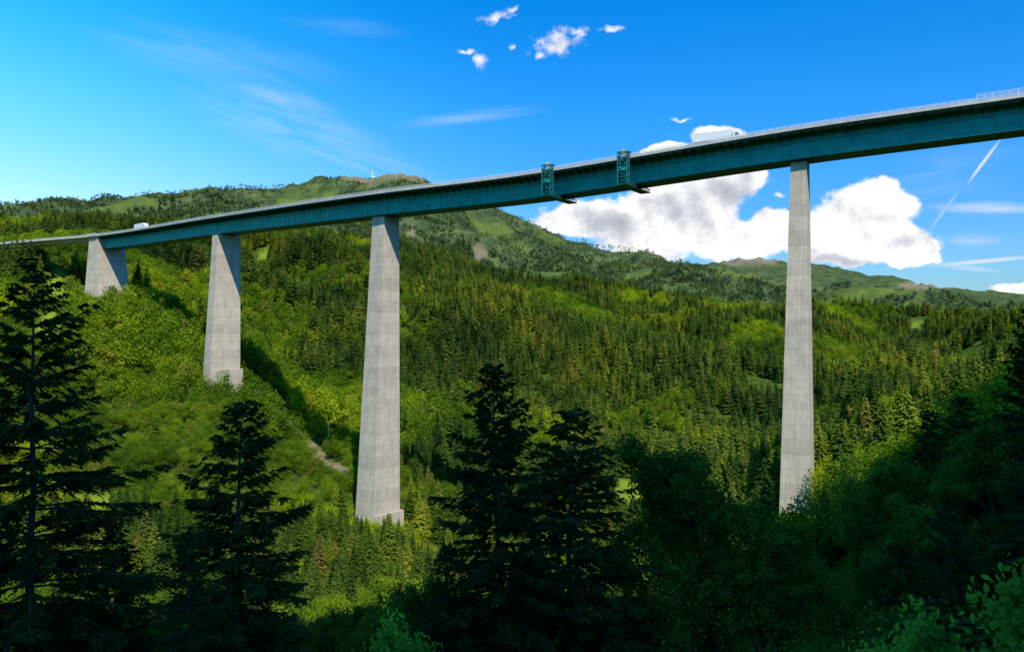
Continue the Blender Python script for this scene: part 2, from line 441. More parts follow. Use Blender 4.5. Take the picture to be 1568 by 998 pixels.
mb.box(np.array([0,0,-0.9]),(u,n,(0,0,1)),(4.5,10.4,0.89))
mb.box(n*10.6+np.array([0,0,-0.55]),(u,n,(0,0,1)),(5.2,0.35,1.0))
mb.obj('abutment_wall',[M_conc],ab_e)

def gantry(px):
    s=s_of_px(px,12); p,u,n=at(s)
    e=empty('maintenance_gantry',tuple(p)); mb=MB()
    zs=[0.2,-1.6,-3.8,-6.0,-8.2,-10.6]
    for i in (-1.7,1.7):
        for t in (10.9,13.0):
            mb.beam(u*i+n*t+np.array([0,0,0.2]),u*i+n*t+np.array([0,0,-10.6]),0.34)
    for k,z in enumerate(zs):
        for t in (10.9,13.0): mb.beam(-u*1.7+n*t+np.array([0,0,z]),u*1.7+n*t+np.array([0,0,z]),0.26)
        for i in (-1.7,1.7): mb.beam(u*i+n*10.9+np.array([0,0,z]),u*i+n*13.0+np.array([0,0,z]),0.26)
        if k<len(zs)-1:
            z2=zs[k+1]; sg=1 if k%2 else -1
            for t in (10.9,13.0): mb.beam(-u*1.7*sg+n*t+np.array([0,0,z]),u*1.7*sg+n*t+np.array([0,0,z2]),0.2)
            for i in (-1.7,1.7): mb.beam(u*i+n*10.9+np.array([0,0,z]),u*i+n*13.0+np.array([0,0,z2]),0.2)
            if k in (2,3): mb.box(n*12+np.array([0,0,z2+0.1]),(u,n,(0,0,1)),(1.7,1.0,0.06))
    for i in (-1.7,1.7):
        mb.beam(u*i+n*9.3+np.array([0,0,0.5]),u*i+n*13.0+np.array([0,0,0.2]),0.3)
    for i in (-1.7,1.7):
        for z in (-9.6,-10.7): mb.beam(u*i-n*8+np.array([0,0,z]),u*i+n*13+np.array([0,0,z]),0.26)
        for t in np.arange(-8,13,2.0):
            mb.beam(u*i+n*t+np.array([0,0,-9.6]),u*i+n*(t+1)+np.array([0,0,-10.7]),0.15)
            mb.beam(u*i+n*(t+1)+np.array([0,0,-10.7]),u*i+n*(t+2)+np.array([0,0,-9.6]),0.15)
    mb.box(n*2.5+np.array([0,0,-10.75]),(u,n,(0,0,1)),(1.7,10.5,0.05))
    mb.obj('truss_frame',[M_teal_d],e)
    mb=MB(); mb.box(n*12.05+np.array([0,0,-5.3]),(u,n,(0,0,1)),(1.1,0.8,0.7)); mb.obj('motor_housing',[M_teal],e)
    mb=MB(); mb.box(n*9.2-u*1.2+np.array([0,0,1.1]),(u,n,(0,0,1)),(0.5,0.08,0.75)); mb.box(n*9.2-u*1.2+np.array([0,0,0]),(u,n,(0,0,1)),(0.07,0.07,0.6)); mb.obj('warning_board',[M_yel],e)
    mb=MB(); mb.box(n*9.2+u*0.4+np.array([0,0,0.5]),(u,n,(0,0,1)),(0.9,0.08,0.25)); mb.obj('barrier_board',[M_red],e)
gantry(838); gantry(953)

def lorry(px,t):
    s=s_of_px(px,t); p,u,n=at(s); e=empty('white_lorry',tuple(p+n*t+np.array([0,0,Z0+0.01])))
    Zv=np.array([0,0,1.0])
    mb=MB(); mb.box(-u*1.5+Zv*2.55,(u,n,Zv),(6.2,1.27,1.42)); mb.box(-u*1.5+Zv*4.0,(u,n,Zv),(6.1,1.2,0.03)); o=mb.obj('trailer_box',[M_white],e)
    mb=MB(); V=[]
    for j in (-1.22,1.22):
        for x,z in ((5.0,0.7),(7.2,0.7),(7.25,1.7),(6.95,3.1),(6.4,3.55),(5.0,3.6)): V.append(u*x+n*j+Zv*z)
    Tt=[]
    for k in range(1,5): Tt+= [(0,k,k+1),(6,6+k+1,6+k)]
    for k in range(6):
        k2=(k+1)%6; Tt+=[(k,k2,6+k2),(k,6+k2,6+k)]
    mb.add(V,Tt); mb.obj('cab',[M_white],e)
    mb=MB()
    for j in (-1,1): mb.box(u*6.35+n*1.235*j+Zv*2.35,(u,n,Zv),(0.5,0.012,0.4))
    mb.obj('cab_windows',[M_glass],e)
    mb=MB()
    mb.box(-u*0.5+Zv*1.0,(u,n,Zv),(6.5,0.5,0.12))
    for x in (-6.4,-5.1,-3.8,4.2,6.2):
        for j in (-1,1):
            an=np.arange(14)*2*math.pi/14; V=[u*x+n*1.1*j+Zv*0.52,u*x+n*0.8*j+Zv*0.52]
            for q in an: V.append(u*(x+0.5*math.cos(q))+n*1.1*j+Zv*(0.52+0.5*math.sin(q)))
            for q in an: V.append(u*(x+0.5*math.cos(q))+n*0.8*j+Zv*(0.52+0.5*math.sin(q)))
            Tt=[]
            for k in range(14):
                k2=(k+1)%14; Tt+=[(0,2+k,2+k2),(1,16+k2,16+k),(2+k,16+k,16+k2),(2+k,16+k2,2+k2)]
            mb.add(V,Tt)
    mb.obj('wheels',[M_dark],e)
lorry(217,6.5); lorry(1098,6.0)

# ------------------------------------------------------------ tree meshes
def spruce_hi(seed,Ht,Rm,gap=0.42,fill=1.0,miss=0.10,dr=0.32):
    r=np.random.default_rng(seed); mb=MB()
    zz=np.linspace(0,Ht,12); wob=np.cumsum(r.normal(0,0.04,(12,2)),axis=0)
    mb.tube(np.c_[wob,zz],0.017*Ht*(1-zz/Ht*0.95)*0.6,7,0)
    z=Ht*0.08
    while z<Ht-0.3:
        t=(Ht-z)/Ht
        nb=int(r.integers(5,8))
        a0=r.random()*6.28
        for b in range(nb):
            if r.random()<miss: continue
            Lb=Rm*min(1.0,t**0.75*1.12)*r.uniform(0.5,1.18)+0.25
            az=a0+b*6.283/nb+r.normal(0,0.25); zb=z+r.uniform(-.15,.15)
            e0=math.tan(math.radians(38*(1-t)**1.5*1.2-8+r.normal(0,5)))
            droop=dr*t+0.05
            dirh=np.array([math.cos(az),math.sin(az),0]); side=np.array([-math.sin(az),math.cos(az),0])
            cx=np.interp(zb,zz,wob[:,0]); cy=np.interp(zb,zz,wob[:,1])
            def pt(s):
                s=np.asarray(s)
                return np.array([cx,cy,zb])+dirh*(Lb*s)[...,None]+np.array([0,0,1.0])*(Lb*(e0*s-droop*s**2+0.22*droop*2*s**4))[...,None]
            ss=np.linspace(0,1,5); mb.tube(pt(ss),0.012*Lb*(1.05-ss)+0.006,3,0)
            n=max(4,int(Lb/0.15*fill)); sk=r.uniform(0.10,1.0,n)**0.85
            P=np.repeat(pt(sk),2,axis=0); sg=np.tile([1,-1],n); s2=np.repeat(sk,2)
            tl=(0.29*Lb*(1.05-s2)**0.7+0.18)*r.uniform(0.4,1.2,2*n)
            fw=r.uniform(0.5,1.1,2*n)
            Dv=dirh*fw[:,None]+side*(sg*r.uniform(.5,1,2*n))[:,None]+np.array([0,0,1.0])*r.uniform(-1.2,0.0,2*n)[:,None]
            Dv/=np.linalg.norm(Dv,axis=1)[:,None]
            tipv=P+Dv*tl[:,None]
            up=np.cross(Dv,r.normal(0,1,(2*n,3))); up/=np.linalg.norm(up,axis=1)[:,None]
            w=0.05+0.04*r.random(2*n)
            mb.add(np.stack([P-up*w[:,None],P+up*w[:,None],tipv],1).reshape(-1,3),np.arange(6*n),1)
            for f in (0.15,0.35,0.55,0.75,0.95):
                for q in (1,-1):
                    B=P+Dv*(tl*f)[:,None]
                    sd=np.cross(Dv,np.array([0,0,1.0])); sd/=np.linalg.norm(sd,axis=1)[:,None]+1e-9
                    d2=Dv*0.7+sd*q*0.7+r.normal(0,0.25,(2*n,3))+np.array([0,0,-0.25]); d2/=np.linalg.norm(d2,axis=1)[:,None]
                    l2=(tl*0.45*(1.15-f)+0.09)*r.uniform(.6,1.2,2*n)
                    nn=np.cross(d2,r.normal(0,1,(2*n,3))); nn/=np.linalg.norm(nn,axis=1)[:,None]
                    ww=0.038+0.022*r.random(2*n)
                    mb.add(np.stack([B-nn*ww[:,None],B+nn*ww[:,None],B+d2*l2[:,None]],1).reshape(-1,3),np.arange(6*n),1)
        z+=gap*r.uniform(0.75,1.25)*(0.6+0.5*t)
    return mb.mesh('spruce_mesh',[M_bark,M_needle])

def leaves(mb,r,C,size,mat,outward=None):
    n=len(C)
    a=r.normal(0,1,(n,3)); 
    if outward is not None: a=a*0.8+outward*0.9
    a/=np.linalg.norm(a,axis=1)[:,None]
    b=np.cross(a,r.normal(0,1,(n,3))); b/=np.linalg.norm(b,axis=1)[:,None]; c=np.cross(a,b)
    s=(size*r.uniform(0.6,1.3,n))[:,None]
    V=np.stack([C-b*s,C-c*s*0.55,C+b*s,C+c*s*0.55],1).reshape(-1,3)
    i=np.arange(n)*4
    mb.add(V,np.concatenate([np.stack([i,i+1,i+2],1),np.stack([i,i+2,i+3],1)]),mat)

def broad_hi(seed,Ht,Rm,leaf=0.12,nl=40,levels=4,low=0.25,cap=38000,mat=None,sig=(0.15,0.40),first=9,keepf=0.85):
    r=np.random.default_rng(seed); mb=MB(); tips=[]
    def grow(p,d,Ln,rad,lev):
        n=4; P=[p]
        for i in range(n):
            d=d+r.normal(0,0.13,3)+np.array([0,0,0.06]); d/=np.linalg.norm(d); P.append(P[-1]+d*Ln/n)
        mb.tube(P,np.linspace(rad,rad*0.6,n+1),6 if lev<2 else 3,0)
        if lev>=levels: tips.extend(P[1:]); return
        if lev>=levels-1: tips.extend(P[2:])
        k=int(r.integers(3,5)) if lev>0 else first
        for i in range(k):
            f=(0.2+0.8*(i+1)/k) if lev==0 else r.uniform(0.35,1)
            q=P[0]+ (np.array(P[-1])-P[0])*f if lev==0 else P[min(n,max(1,int(round(f*n))))]
            az=(i*2.4+r.random()) if lev==0 else r.random()*6.28; spread=r.uniform(0.45,0.95)
            a=np.cross(d,[math.cos(az),math.sin(az),0.3]); a/=np.linalg.norm(a)+1e-9
            dd=d*math.cos(spread)+a*math.sin(spread); 
            l=Rm*r.uniform(0.6,1.0)*(1.15-0.5*f) if lev==0 else Ln*r.uniform(0.5,0.75)
            grow(q,dd,l,rad*0.45,lev+1)
    grow(np.zeros(3),np.array([0,0,1.0]),Ht*0.8,0.015*Ht,0)
    T=np.array(tips); T=T[T[:,2]>low*Ht*0.6]
    keep=r.random(len(T))<keepf; T=T[keep]
    C=np.repeat(T,nl,axis=0)+r.normal(0,1,(len(T)*nl,3))*np.repeat(r.uniform(sig[0],sig[1],len(T)),nl)[:,None]
    if len(C)>cap: C=C[r.choice(len(C),cap,False)]
    leaves(mb,r,C,leaf,1)
    return mb.mesh('broadleaf_mesh',[M_bark,mat or M_leafnear])

def conifer_mid(seed,lv=19,nb=10,wid=0.2,mat=None,trunk=True,bw=1.0):
    r=np.random.default_rng(seed); mb=MB()
    if trunk: mb.tube([(0,0,-0.25),(0,0,0.5),(0,0,0.95)],[0.014,0.01,0.003],4,0)
    for k in range(lv):
        z=0.1+0.88*k/lv+r.normal(0,0.008); t=1-z
        Rk=wid*(t**0.8)*r.uniform(0.8,1.12)+0.012
        n=nb if z<0.8 else max(5,int(nb*0.65))
        az=r.random()*6.28+np.arange(n)*6.283/n+r.normal(0,0.2,n)
        Rr=Rk*r.uniform(0.5,1.2,n); dz=-Rr*r.uniform(0.1,0.65,n)
        zj=r.normal(0,0.012,n)
        dh=np.stack([np.cos(az),np.sin(az),0*az],1); sd=np.stack([-np.sin(az),np.cos(az),0*az],1)
        B=np.tile([0,0,z+0.03],(n,1))+np.array([0,0,1])*zj[:,None]; T_=B+dh*Rr[:,None]+np.array([0,0,1])*(dz-0.01)[:,None]
        Mp=B*0.45+T_*0.55; w=(Rr*r.uniform(0.25,0.42,n))[:,None]*bw
        lift=np.array([0,0,-0.012])
        V=np.stack([B,Mp+sd*w+lift,T_,Mp-sd*w+lift],1).reshape(-1,3); i=np.arange(n)*4
        mb.add(V,np.concatenate([np.stack([i,i+1,i+2],1),np.stack([i,i+2,i+3],1)]),1)
    return mb.mesh('conifer_mid',[M_bark,mat or M_conif])
def decid_mid(seed,n=520,wid=0.3,mat=None,ls=0.034,lo=0.25):
    r=np.random.default_rng(seed); mb=MB()
    mb.tube([(0,0,-0.25),(0,0,0.35),(0.02,0.01,0.75)],[0.018,0.013,0.004],4,0)
    nl=11; cen=np.stack([r.normal(0,wid*0.42,nl),r.normal(0,wid*0.42,nl),r.uniform(lo,0.82,nl)],1); cen[0]=(0,0,0.85); cen[1]=(0,0,0.5)
    rad=r.uniform(0.10,0.2,nl)*wid/0.3
    k=r.integers(0,nl,n); d=r.normal(0,1,(n,3)); d/=np.linalg.norm(d,axis=1)[:,None]
    C=cen[k]+d*(rad[k]*r.uniform(0.55,1.1,n))[:,None]; 
    leaves(mb,r,C,ls,1,outward=d)
    return mb.mesh('decid_mid',[M_bark,mat or M_decid])

def make_coll(name,meshes):
    c=bpy.data.collections.new(name)
    for i,me in enumerate(meshes):
        o=bpy.data.objects.new('%s_%02d'%(name,i),me); c.objects.link(o)
    return c
def scatter(name,coll,P,scl,rot,vid):
    me=bpy.data.meshes.new(name); n=len(P)
    me.vertices.add(n); me.vertices.foreach_set('co',np.asarray(P,np.float32).ravel())
    a=me.attributes.new('scl','FLOAT_VECTOR','POINT'); a.data.foreach_set('vector',np.asarray(scl,np.float32).ravel())
    a=me.attributes.new('rotv','FLOAT_VECTOR','POINT'); a.data.foreach_set('vector',np.asarray(rot,np.float32).ravel())
    a=me.attributes.new('vid','INT','POINT'); a.data.foreach_set('value',np.asarray(vid,np.int32))
    o=link(bpy.data.objects.new(name,me))
    ng=bpy.data.node_groups.new(name+'_gn','GeometryNodeTree')
    ng.interface.new_socket('Geometry',in_out='INPUT',socket_type='NodeSocketGeometry')
    ng.interface.new_socket('Geometry',in_out='OUTPUT',socket_type='NodeSocketGeometry')
    gi=ng.nodes.new('NodeGroupInput'); go=ng.nodes.new('NodeGroupOutput')
    ip=ng.nodes.new('GeometryNodeInstanceOnPoints'); ci=ng.nodes.new('GeometryNodeCollectionInfo')
    ci.inputs['Collection'].default_value=coll; ci.inputs['Separate Children'].default_value=True; ci.inputs['Reset Children'].default_value=True
    def na_(nm,t):
        q=ng.nodes.new('GeometryNodeInputNamedAttribute'); q.data_type=t; q.inputs['Name'].default_value=nm
        return [s for s in q.outputs if s.enabled and s.name=='Attribute'][0]
    ng.links.new(gi.outputs[0],ip.inputs['Points']); ng.links.new(ci.outputs[0],ip.inputs['Instance'])
    ip.inputs['Pick Instance'].default_value=True
    ng.links.new(na_('vid','INT'),ip.inputs['Instance Index'])
    ng.links.new(na_('rotv','FLOAT_VECTOR'),ip.inputs['Rotation'])
    ng.links.new(na_('scl','FLOAT_VECTOR'),ip.inputs['Scale'])
    ng.links.new(ip.outputs[0],go.inputs[0])
    md=o.modifiers.new('scatter','NODES'); md.node_group=ng
    return o

def polar_pts(n,r0,r1,a0,a1):
    r=np.sqrt(rng.uniform(r0*r0,r1*r1,n)); a=np.radians(rng.uniform(a0,a1,n))
    return r*np.sin(a),r*np.cos(a)
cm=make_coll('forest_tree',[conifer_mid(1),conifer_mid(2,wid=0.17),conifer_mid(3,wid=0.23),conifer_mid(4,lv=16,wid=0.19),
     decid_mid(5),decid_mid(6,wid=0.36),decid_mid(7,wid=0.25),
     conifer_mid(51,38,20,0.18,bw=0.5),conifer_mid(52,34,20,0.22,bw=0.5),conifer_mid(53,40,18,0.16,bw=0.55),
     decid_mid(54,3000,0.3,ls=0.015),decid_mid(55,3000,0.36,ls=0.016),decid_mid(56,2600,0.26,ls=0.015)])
piers=[(pR,-0.9,9),(pM,-3.8,11),(pL,-2.5,12)]
def clear(x,y,z):
    k=np.ones(len(x),bool)
    for (e,p,u,n),sh,rad in piers:
        k&=np.hypot(x-p[0]-sh,y-p[1])>rad
    pa=at(sA-9)[0]; k&=np.hypot(x-pa[0]-4,y-pa[1]+8)>20
    k&=pmask(PM,x,y,z)<0.5; k&=pmask(PB,x,y,z)<0.5
    k&=roadmask(x,y,7.0)<0.5
    S=raw[(seg<sA)]
    for q in S[::8]: k&=np.hypot(x-q[0],y-q[1])>13
    return k
def limit_heights(x,y,z,hh):
    for (e,p,u_,n_),sh,rad in piers:
        d_=y/p[1]; lat=np.abs(x-(p[0]+sh)*d_)
        f=(lat<rad*1.1)&(y<p[1]+4)&(y>p[1]-110)
        zb=e.location[2]; lim=(zb-1.0)/p[1]*y - z
        hh=np.where(f,np.clip(np.minimum(hh,np.maximum(lim,2.0)),2.0,30),hh)
    uu=CX+F*x/y
    for (px,py,rx,ry,d) in PM[:5]:
        f=(np.abs(uu-px)<rx*0.9)&(y<d*1.02)&(y>d*0.6)
        lim=(CY-(py+ry*0.5))/F*y-z
        hh=np.where(f,np.clip(np.minimum(hh,lim),1.5,30),hh)
    return hh
x,y=polar_pts(60000,130,1600,-40,40); z=H(x,y)
dn=fbm(x/45,y/45,3,91); k=clear(x,y,z)&(dn>0.27)
x,y,z=x[k],y[k],z[k]
n=len(x); r_=np.hypot(x,y)
mix=fbm(x/110,y/110,3,101)+0.09*((r_<600)&(x<60))+0.06*(x>150)*(r_<500)
isd=(mix+rng.normal(0,0.06,n))>0.56
vid=np.where(isd,rng.integers(4,7,n),rng.integers(0,4,n))
nearm=r_<430
vid=np.where(nearm,np.where(isd,rng.integers(10,13,n),rng.integers(7,10,n)),vid)
hh=np.where(isd,rng.uniform(8,17,n),rng.uniform(12,27,n))*(0.7+0.65*fbm(x/60,y/60,2,303))
hh*=np.where((r_<480)&(x<0),0.75,1.0)
hh=limit_heights(x,y,z,hh)
wd=np.maximum(hh,2.5)*rng.uniform(0.85,1.2,n)*1.2
rot=np.stack([rng.normal(0,0.04,n),rng.normal(0,0.04,n),rng.uniform(0,6.28,n)],1)
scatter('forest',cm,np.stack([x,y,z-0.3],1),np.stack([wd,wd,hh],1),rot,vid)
cu=make_coll('bush',[decid_mid(61,1800,0.55,M_leafnear,0.026,0.1),decid_mid(62,1500,0.5,M_decid,0.03,0.1),decid_mid(63,1500,0.6,M_decid,0.03,0.1)])
x1,y1=polar_pts(1500,7,150,-46,46); x2,y2=polar_pts(9000,110,520,-40,40)
x=np.r_[x1,x2]; y=np.r_[y1,y2]; z=H(x,y); k=clear(x,y,z)|(np.hypot(x,y)<60); x,y,z=x[k],y[k],z[k]; n=len(x); r_=np.hypot(x,y)
hh=rng.uniform(1.3,4.2,n)*np.where(r_<25,0.6,1.0); hh=limit_heights(x,y,z,hh); wd=hh*rng.uniform(0.9,1.5,n)
vid=np.where(r_<125,0,rng.integers(1,3,n))
scatter('undergrowth',cu,np.stack([x,y,z-0.2],1),np.stack([wd,wd,hh],1),np.stack([0*x,0*x,rng.uniform(0,6.28,n)],1),vid)
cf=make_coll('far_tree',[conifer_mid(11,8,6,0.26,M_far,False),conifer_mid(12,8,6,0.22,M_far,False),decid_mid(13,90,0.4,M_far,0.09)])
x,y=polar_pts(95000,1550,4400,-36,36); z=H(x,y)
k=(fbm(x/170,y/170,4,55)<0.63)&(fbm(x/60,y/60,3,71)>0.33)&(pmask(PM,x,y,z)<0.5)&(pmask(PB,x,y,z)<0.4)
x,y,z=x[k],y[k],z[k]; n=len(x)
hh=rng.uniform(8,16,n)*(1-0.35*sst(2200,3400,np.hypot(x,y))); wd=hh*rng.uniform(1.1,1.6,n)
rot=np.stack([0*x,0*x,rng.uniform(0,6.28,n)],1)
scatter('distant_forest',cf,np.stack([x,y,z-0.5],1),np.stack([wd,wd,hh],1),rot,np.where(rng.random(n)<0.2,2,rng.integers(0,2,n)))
sp=[spruce_hi(21,23,6.6,0.74,0.85,0.16,0.45),spruce_hi(22,18,3.9,0.52,0.95,0.15,0.4),spruce_hi(23,22,4.8,0.58,1.0,0.14,0.38),spruce_hi(24,20,5.0,0.6,0.95,0.18,0.5)]
br=[broad_hi(31,17,4.8),broad_hi(32,15,5.2,low=0.1)]
def top_of(me):
    a=np.empty(len(me.vertices)*3,np.float32); me.vertices.foreach_get('co',a); return float(a[2::3].max())
def place(name,me,px,ytop,d,sx=1.0,rotz=None):
    ht0=top_of(me)
    x=(px-CX)/F*d; zt=(CY-ytop)/F*d; zg=float(H(x,d)); s=(zt-zg+0.4)/ht0
    o=bpy.data.objects.new(name,me); o.location=(x,d,zg-0.4); o.scale=(s*sx,s*sx,s)
    o.rotation_euler=(R.uniform(-.03,.03),R.uniform(-.03,.03),R.random()*6.28 if rotz is None else rotz); link(o); return o,s
for a in [('spruce_tree',sp[0],35,395,34,1.2),('spruce_tree',sp[3],366,603,38,1.3),('spruce_tree',sp[2],770,553,42,1.25),
          ('spruce_tree',sp[1],868,625,46,1.6),('spruce_tree',sp[0],290,800,33,0.9),
          ('broadleaf_tree',br[0],1095,640,52,1.0),('broadleaf_tree',br[1],1150,790,50,0.9),
          ('broadleaf_tree',br[1],1010,765,50,1.1),
          ('spruce_tree',sp[2],1575,470,46,1.0),('spruce_tree',sp[3],1480,600,60,1.1),
          ('broadleaf_tree',br[1],1400,690,62,1.0),('broadleaf_tree',br[0],1335,775,58,0.8),
          ('spruce_tree',sp[1],1430,630,75,1.3),
          ('spruce_tree',sp[1],180,800,42,1.2),('spruce_tree',sp[2],-70,500,38,1.2),
          ('broadleaf_tree',br[1],600,860,44,1.0),('spruce_tree',sp[3],680,825,40,0.9)]:
    place(*a)
cn=make_coll('near_tree',[sp[0],sp[1],sp[2],br[0],br[1],sp[3]])
x,y=polar_pts(620,26,150,-44,44); z=H(x,y)
vid=rng.integers(0,6,len(x)); h0=np.array([23,18,22,17,15.5,20])[vid]
hh=rng.uniform(7,14,len(x)); hh=np.where(x>18,hh*1.15,hh)
u_=CX+F*x/y; vt=CY-F*(z+hh)/y
lim=np.where(u_<1275,870+60*rng.random(len(x)),np.interp(u_,[1275,1568],[790,560])+70*rng.random(len(x)))
lim=np.where((u_>1150)&(u_<1280),np.maximum(lim,830),lim)
k=(vt>lim)&(vt<1150)
x,y,z,vid,h0,hh=x[k],y[k],z[k],vid[k],h0[k],hh[k]; n=len(x)
s=hh/h0; rot=np.stack([0*x,0*x,rng.uniform(0,6.28,n)],1)
scatter('hillside_trees',cn,np.stack([x,y,z-0.3],1),np.stack([s*1.15,s*1.15,s],1),rot,vid)
me=broad_hi(41,4.0,1.8,0.07,30,3,0.0,16000,M_leafbright,(0.10,0.24),first=12,keepf=0.8)
place('broadleaf_sapling',me,1545,835,8.5,1.0); place('broadleaf_sapling',me,1450,925,8.0,0.9); place('broadleaf_sapling',me,575,925,14,0.8)

M_wall=simple('render_wall',(0.62,0.58,0.5),0.9,0.08,0.5); M_roof=simple('roof_tiles',(0.13,0.09,0.07),0.85,0.2,1.5)
def house(px,py,w=6,l=8,h=5,rot=0.4):
    x,y,z=hit(px,py); e=empty('alpine_house',(x,y,z)); c,s=math.cos(rot),math.sin(rot)
    U=np.array([c,s,0]); W=np.array([-s,c,0]); Zv=np.array([0,0,1.0])
    mb=MB(); mb.box(Zv*(h/2-1),(U,W,Zv),(w,l/2+1,h/2+1))
    V=[U*w*i+W*(l/2+1)*j+Zv*h for i in(-1,1) for j in (-1,1)]+[U*w*i+Zv*(h+2.4) for i in (-1,1)]
    mb.add(V,[(0,1,4),(2,3,5)]); mb.obj('walls',[M_wall],e)
    mb=MB()
    for j in (-1,1):
        V=[U*(w+.8)*i+W*(l/2+1.9)*j+Zv*(h-0.45) for i in (-1,1)]+[U*(w+.8)*i+Zv*(h+2.6) for i in (1,-1)]
        V2=[v-Zv*0.2 for v in V]
        mb.quads(V+V2,[(0,1,2,3),(7,6,5,4),(0,4,5,1),(1,5,6,2),(3,7,4,0)])
    mb.obj('roof',[M_roof],e)
    mb=MB()
    for f in (1.3,3.7):
        for i in (-0.6,-0.2,0.2,0.6):
            for j in (-1,1): mb.box(U*w*i+W*(l/2+1.01)*j+Zv*f,(U,W,Zv),(0.5,0.03,0.6))
        for j in (-0.5,0.5):
            for i in (-1,1): mb.box(U*(w+0.01)*i+W*(l/2)*j+Zv*f,(W,U,Zv),(0.5,0.03,0.6))
    mb.obj('windows',[M_glass],e)
    mb=MB(); mb.box(U*w*0.5+W*1.2+Zv*(h+2.4),(U,W,Zv),(0.4,0.4,0.9)); mb.obj('chimney',[M_wall],e)
house(662,884,5,7,4,rot=0.3); house(975,856,rot=-0.3); house(735,427,5,7,5,0.2); house(330,878,5,7,4,0.5)
x,y,z=hit(503,690); e=empty('street_lamp',(x,y,z)); mb=MB(); mb.tube([(0,0,-1),(0,0,8),(0,0,15)],[.22,.18,.12],8); mb.beam((0,0,15),(1.8,0,15.3),.14); mb.obj('pole',[M_rail],e)
mb=MB(); mb.box((1.9,0,15.25),((1,0,0),(0,1,0),(0,0,1)),(0.6,0.25,0.12)); mb.obj('lamp_head',[M_rail],e)
ys_=np.linspace(2600,4500,200); hs_=H((570-CX)/F*ys_,ys_)/ys_; yk=ys_[np.argmax(hs_)]; xk=(570-CX)/F*yk
e=empty('summit_mast',(xk,yk,float(H(xk,yk)))); mb=MB(); mb.tube([(0,0,-3),(0,0,16),(0,0,30)],[2.2,1.6,0.8],8); mb.box((8,0,1),((1,0,0),(0,1,0),(0,0,1)),(5,4,3)); mb.obj('tower',[M_white],e)

# ------------------------------------------------------------ light
EL=math.radians(50); hx,hy=0.30,-0.954
sd=Vector((hx*math.cos(EL),hy*math.cos(EL),math.sin(EL))).normalized()
ld=bpy.data.lights.new('sun','SUN'); ld.energy=5.0; ld.angle=math.radians(0.5); ld.color=(1.0,0.94,0.83)
lo=link(bpy.data.objects.new('sun',ld)); lo.rotation_euler=sd.to_track_quat('Z','Y').to_euler()

# unseen cumulus-shaped blocker added behind the viewer to shade the near slope
mb=MB(); r=np.random.default_rng(3)
import bmesh
bm=bmesh.new(); bmesh.ops.create_icosphere(bm,subdivisions=4,radius=1.0)
IV=np.array([v.co[:] for v in bm.verts]); IT=np.array([[v.index for v in f.verts] for f in bm.faces]); bm.free()
hc=520.0; k=hc/math.tan(EL)
for (tx,ty,rx,ry) in [(-70,-10,100,75),(10,-10,110,80),(90,40,70,75),(180,70,100,95),(-150,-10,90,70),(125,95,50,50),(240,110,90,80),(40,-60,140,80),(-60,-80,140,90),(200,0,110,90)]:
    d=1+0.22*(fbm(IV[:,0]*3+tx,IV[:,1]*3+IV[:,2]*2,4,8)-0.5)*2
    Vc=IV*d[:,None]*np.array([rx,ry,30])+np.array([tx+k*hx,ty+k*hy,hc+r.uniform(-6,6)])
    mb.add(Vc,IT)
M_cloud=simple('cloud',(0.85,0.86,0.88),1.0,0.05,0.01)
mb.obj('unseen_shade_blocker',[M_cloud])

# ------------------------------------------------------------ world
w=bpy.data.worlds.new('World'); scene.world=w; w.use_nodes=True; nt=w.node_tree; nt.nodes.clear()
out=N(nt,'ShaderNodeOutputWorld'); bg=N(nt,'ShaderNodeBackground'); bg.inputs[1].default_value=0.13
bg0=N(nt,'ShaderNodeBackground'); bg0.inputs[1].default_value=0.13
sky=N(nt,'ShaderNodeTexSky'); sky.sky_type='NISHITA'; sky.sun_disc=False; sky.sun_elevation=EL; sky.sun_rotation=math.atan2(hx,hy)
sky.air_density=1.0; sky.dust_density=0.3; sky.ozone_density=2.5
tc=N(nt,'ShaderNodeTexCoord'); sx=N(nt,'ShaderNodeSeparateXYZ'); L(nt,tc.outputs['Generated'],sx.inputs[0])
yy=math_(nt,'MAXIMUM',sx.outputs[1],0.05)
u=math_(nt,'DIVIDE',sx.outputs[0],yy); v=math_(nt,'DIVIDE',sx.outputs[2],yy)
cb=N(nt,'ShaderNodeCombineXYZ'); L(nt,u,cb.inputs[0]); L(nt,v,cb.inputs[1]); uv=cb.outputs[0]
hs=N(nt,'ShaderNodeHueSaturation'); hs.inputs['Saturation'].default_value=1.5; hs.inputs['Value'].default_value=1.75
L(nt,sky.outputs[0],hs.inputs['Color']); skyc=hs.outputs[0]
el_=sx.outputs[2]
dk=ramp(nt,el_,[(0.0,(0.24,0.36,0.55)),(0.12,(0.29,0.48,0.68)),(0.25,(0.34,0.68,0.86)),(0.40,(0.30,0.80,0.93)),(0.6,(0.6,0.95,1.0))])
skyc=mixc(nt,1.0,skyc,dk,'MULTIPLY')
lf=N(nt,'ShaderNodeMapRange',interpolation_type='SMOOTHSTEP'); L(nt,math_(nt,'SUBTRACT',u,math_(nt,'MULTIPLY',v,-0.4)),lf.inputs[0]); lf.inputs[1].default_value=0.2; lf.inputs[2].default_value=-0.75
skyc=mixc(nt,lf.outputs[0],skyc,mixc(nt,1.0,skyc,(4.6,2.05,1.3),'MULTIPLY'))
def vm(op,a,b=None,c=None):
    n=N(nt,'ShaderNodeVectorMath',operation=op)
    for i,q in enumerate((a,b,c)):
        if q is None: continue
        if isinstance(q,tuple): n.inputs[i].default_value=q
        else: L(nt,q,n.inputs[i])
    return n
def pu(px): return (px-CX)/F
def pv(py): return (CY-py)/F
